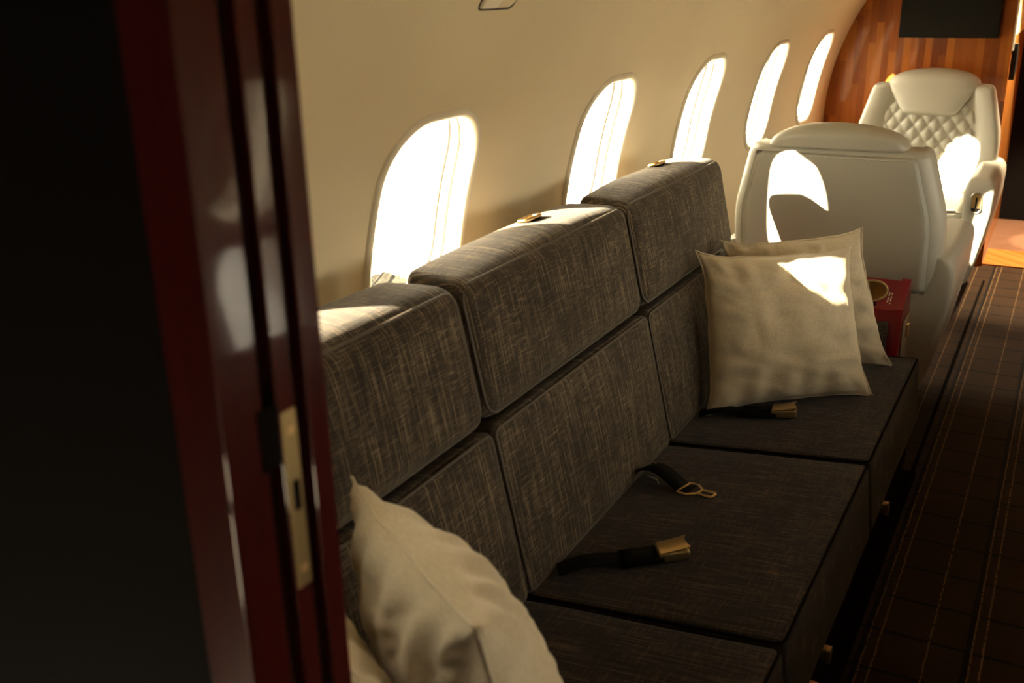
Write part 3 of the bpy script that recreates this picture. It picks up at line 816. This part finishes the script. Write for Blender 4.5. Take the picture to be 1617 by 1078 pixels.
# ------------------------------------------------------------------ bulkhead screen and fittings
tv = link('television', box(-0.885, -0.402, 5.855, 5.90, 1.203, 1.50, 0.004), M_tv, smooth=False)
tag(tv, 'flat black screen mounted on the striped wood bulkhead', 'television')
link('screen', box(-0.878, -0.409, 5.852, 5.856, 1.210, 1.494), M_tv, tv, smooth=False)
pts = [(5.952, 1.17), (5.952, 0.99), (6.02, 1.01), (6.10, 1.08), (6.02, 1.17)]
me = fixn(loft([[Vector((x, y, z)) for y, z in pts] for x in (-0.345, -0.31)]))
tag(link('wall_fitting', me, M_tv, smooth=False), 'small black angular fitting on the doorway jamb below the cream panel', 'fitting')
# oxygen mask door high on the side panel
def wall_panel():
    rt = root('overhead_panel', 'small cream hatch panel set high in the curved side wall', 'panel', P(-1, 1.80, 0.53))
    def patch(y0, y1, s0, s1, d0, d1, r_):
        ol = rrect((y1-y0)/2, (s1-s0)/2, r_, 5, 5)
        secs = [[P(-1, (y0+y1)/2 + x*q, (s0+s1)/2 + s*q2, d) for x, s in ol] for q, q2, d in ((1, 1, d0), (1, 1, d1-0.001), (0.97, 0.97, d1))]
        return fixn(loft(secs))
    link('hatch_door', patch(1.735, 1.80, 0.475, 0.66, -0.004, 0.006, 0.012), M_frame, rt, angle=40)
    link('hatch_cover', patch(1.802, 1.862, 0.478, 0.66, -0.004, 0.004, 0.012), M_wall, rt, angle=40)
    ol = rrect(0.069, 0.098, 0.016, 5, 5)
    link('hatch_seal', mesh(*tube([P(-1, 1.798+x, 0.568+s, 0.0005) for x, s in ol], 0.002, True, 6)), M_gasket, rt)
wall_panel()

# ------------------------------------------------------------------ sliding door edge in the left foreground
XP = -0.52
dr = root('sliding_door', 'out-of-focus dark red lacquered door edge with brass strike plate in the left foreground', 'door', (XP, 0.548, 0))
YS = [(0.487, 0.531), (0.547, 0.568), (0.583, 0.608)]
for (a, b_) in YS:
    link('door_stile', box(XP-0.05, XP, a, b_, 0.0, 1.95, 0.0015), M_post, dr, smooth=False)
link('door_groove', box(XP-0.052, XP-0.012, 0.488, 0.607, 0.0, 1.95), M_matte, dr, smooth=False)
sp = link('strike_plate', box(XP-0.001, XP+0.002, 0.549, 0.566, 1.022, 1.184, 0.001), M_gold_d, dr, smooth=False)
link('strike_slot', box(XP+0.0015, XP+0.0028, 0.554, 0.561, 1.095, 1.122), M_matte, sp, smooth=False)
for z in (1.040, 1.167):
    link('screw', rbox_mesh(0.0012, 0.0035, 0.0035, 0.001, 2), M_gold, sp, Matrix.Translation((XP+0.0028, 0.5575, z)))
link('lock_box', box(XP-0.002, XP+0.0015, 0.524, 0.5455, 1.142, 1.194), M_matte, dr, smooth=False)

# ------------------------------------------------------------------ passage spots added for their light
def added_spot(x, y, label, power, cone, blend):
    lm = root('ceiling_light', label, 'lamp', (x, y, 1.98), 'passage ceiling lamps')
    secs = [[Vector((x+rr*math.cos(t), y+rr*math.sin(t), z)) for t in ang] for rr, z in ((0.06, 2.0), (0.06, 1.985), (0.05, 1.98))]
    link('lamp_ring', fixn(loft(secs)), M_steel, lm, angle=40)
    ll = bpy.data.lights.new('lamp', 'SPOT'); ll.energy = power; ll.color = (1.0, 0.78, 0.48); ll.spot_size = math.radians(cone); ll.spot_blend = blend; ll.shadow_soft_size = 0.03
    lo = bpy.data.objects.new('lamp_bulb', ll); COL.objects.link(lo); lo.location = (x, y, 1.97)
added_spot(0.05, 6.62, 'narrow ceiling downlight over the passage floor beyond the bulkhead', 75, 17, 0.05)  # made-up spot, its pool stands in for a strip of sun
added_spot(0.05, 6.2, 'wide warm ceiling lamp in the passage near the cream panel', 120, 74, 0.35)  # made-up spot, added to light the jamb, cream panel and far carpet

# ------------------------------------------------------------------ outside
structure(link('ground', box(-80, 80, -80, 80, -1.75, -1.7), M_tarmac, smooth=False))
bm = bmesh.new()
C0 = Vector((-6.15, 8.25, -1.45))
for k in range(2600):
    u = Vector((random.gauss(0, 1), random.gauss(0, 1), abs(random.gauss(0, 1)))).normalized()
    p = C0 + Vector((u.x*0.42, u.y*0.42, u.z*0.36 - 0.25))*(0.6 + 0.42*random.random())
    s = 0.03 + 0.02*random.random(); a = Vector((random.gauss(0, 1), random.gauss(0, 1), random.gauss(0, 1))).normalized(); b_ = a.cross(u).normalized()
    vs = [bm.verts.new(p + a*s), bm.verts.new(p + b_*s*0.6), bm.verts.new(p - a*s), bm.verts.new(p - b_*s*0.6)]; bm.faces.new(vs)
me = bpy.data.meshes.new('f'); bm.to_mesh(me); bm.free()
bs = root('shrub', 'dark round shrub seen through the lower corner of the nearest visible window', 'shrub', (C0.x, C0.y, -1.7))
link('foliage', me, M_leaf, bs, smooth=False)
link('stem', mesh(*tube([(C0.x, C0.y, -1.70), (C0.x+.02, C0.y, -1.5), (C0.x, C0.y+.02, -1.3)], 0.02, False, 6)), M_leaf, bs)
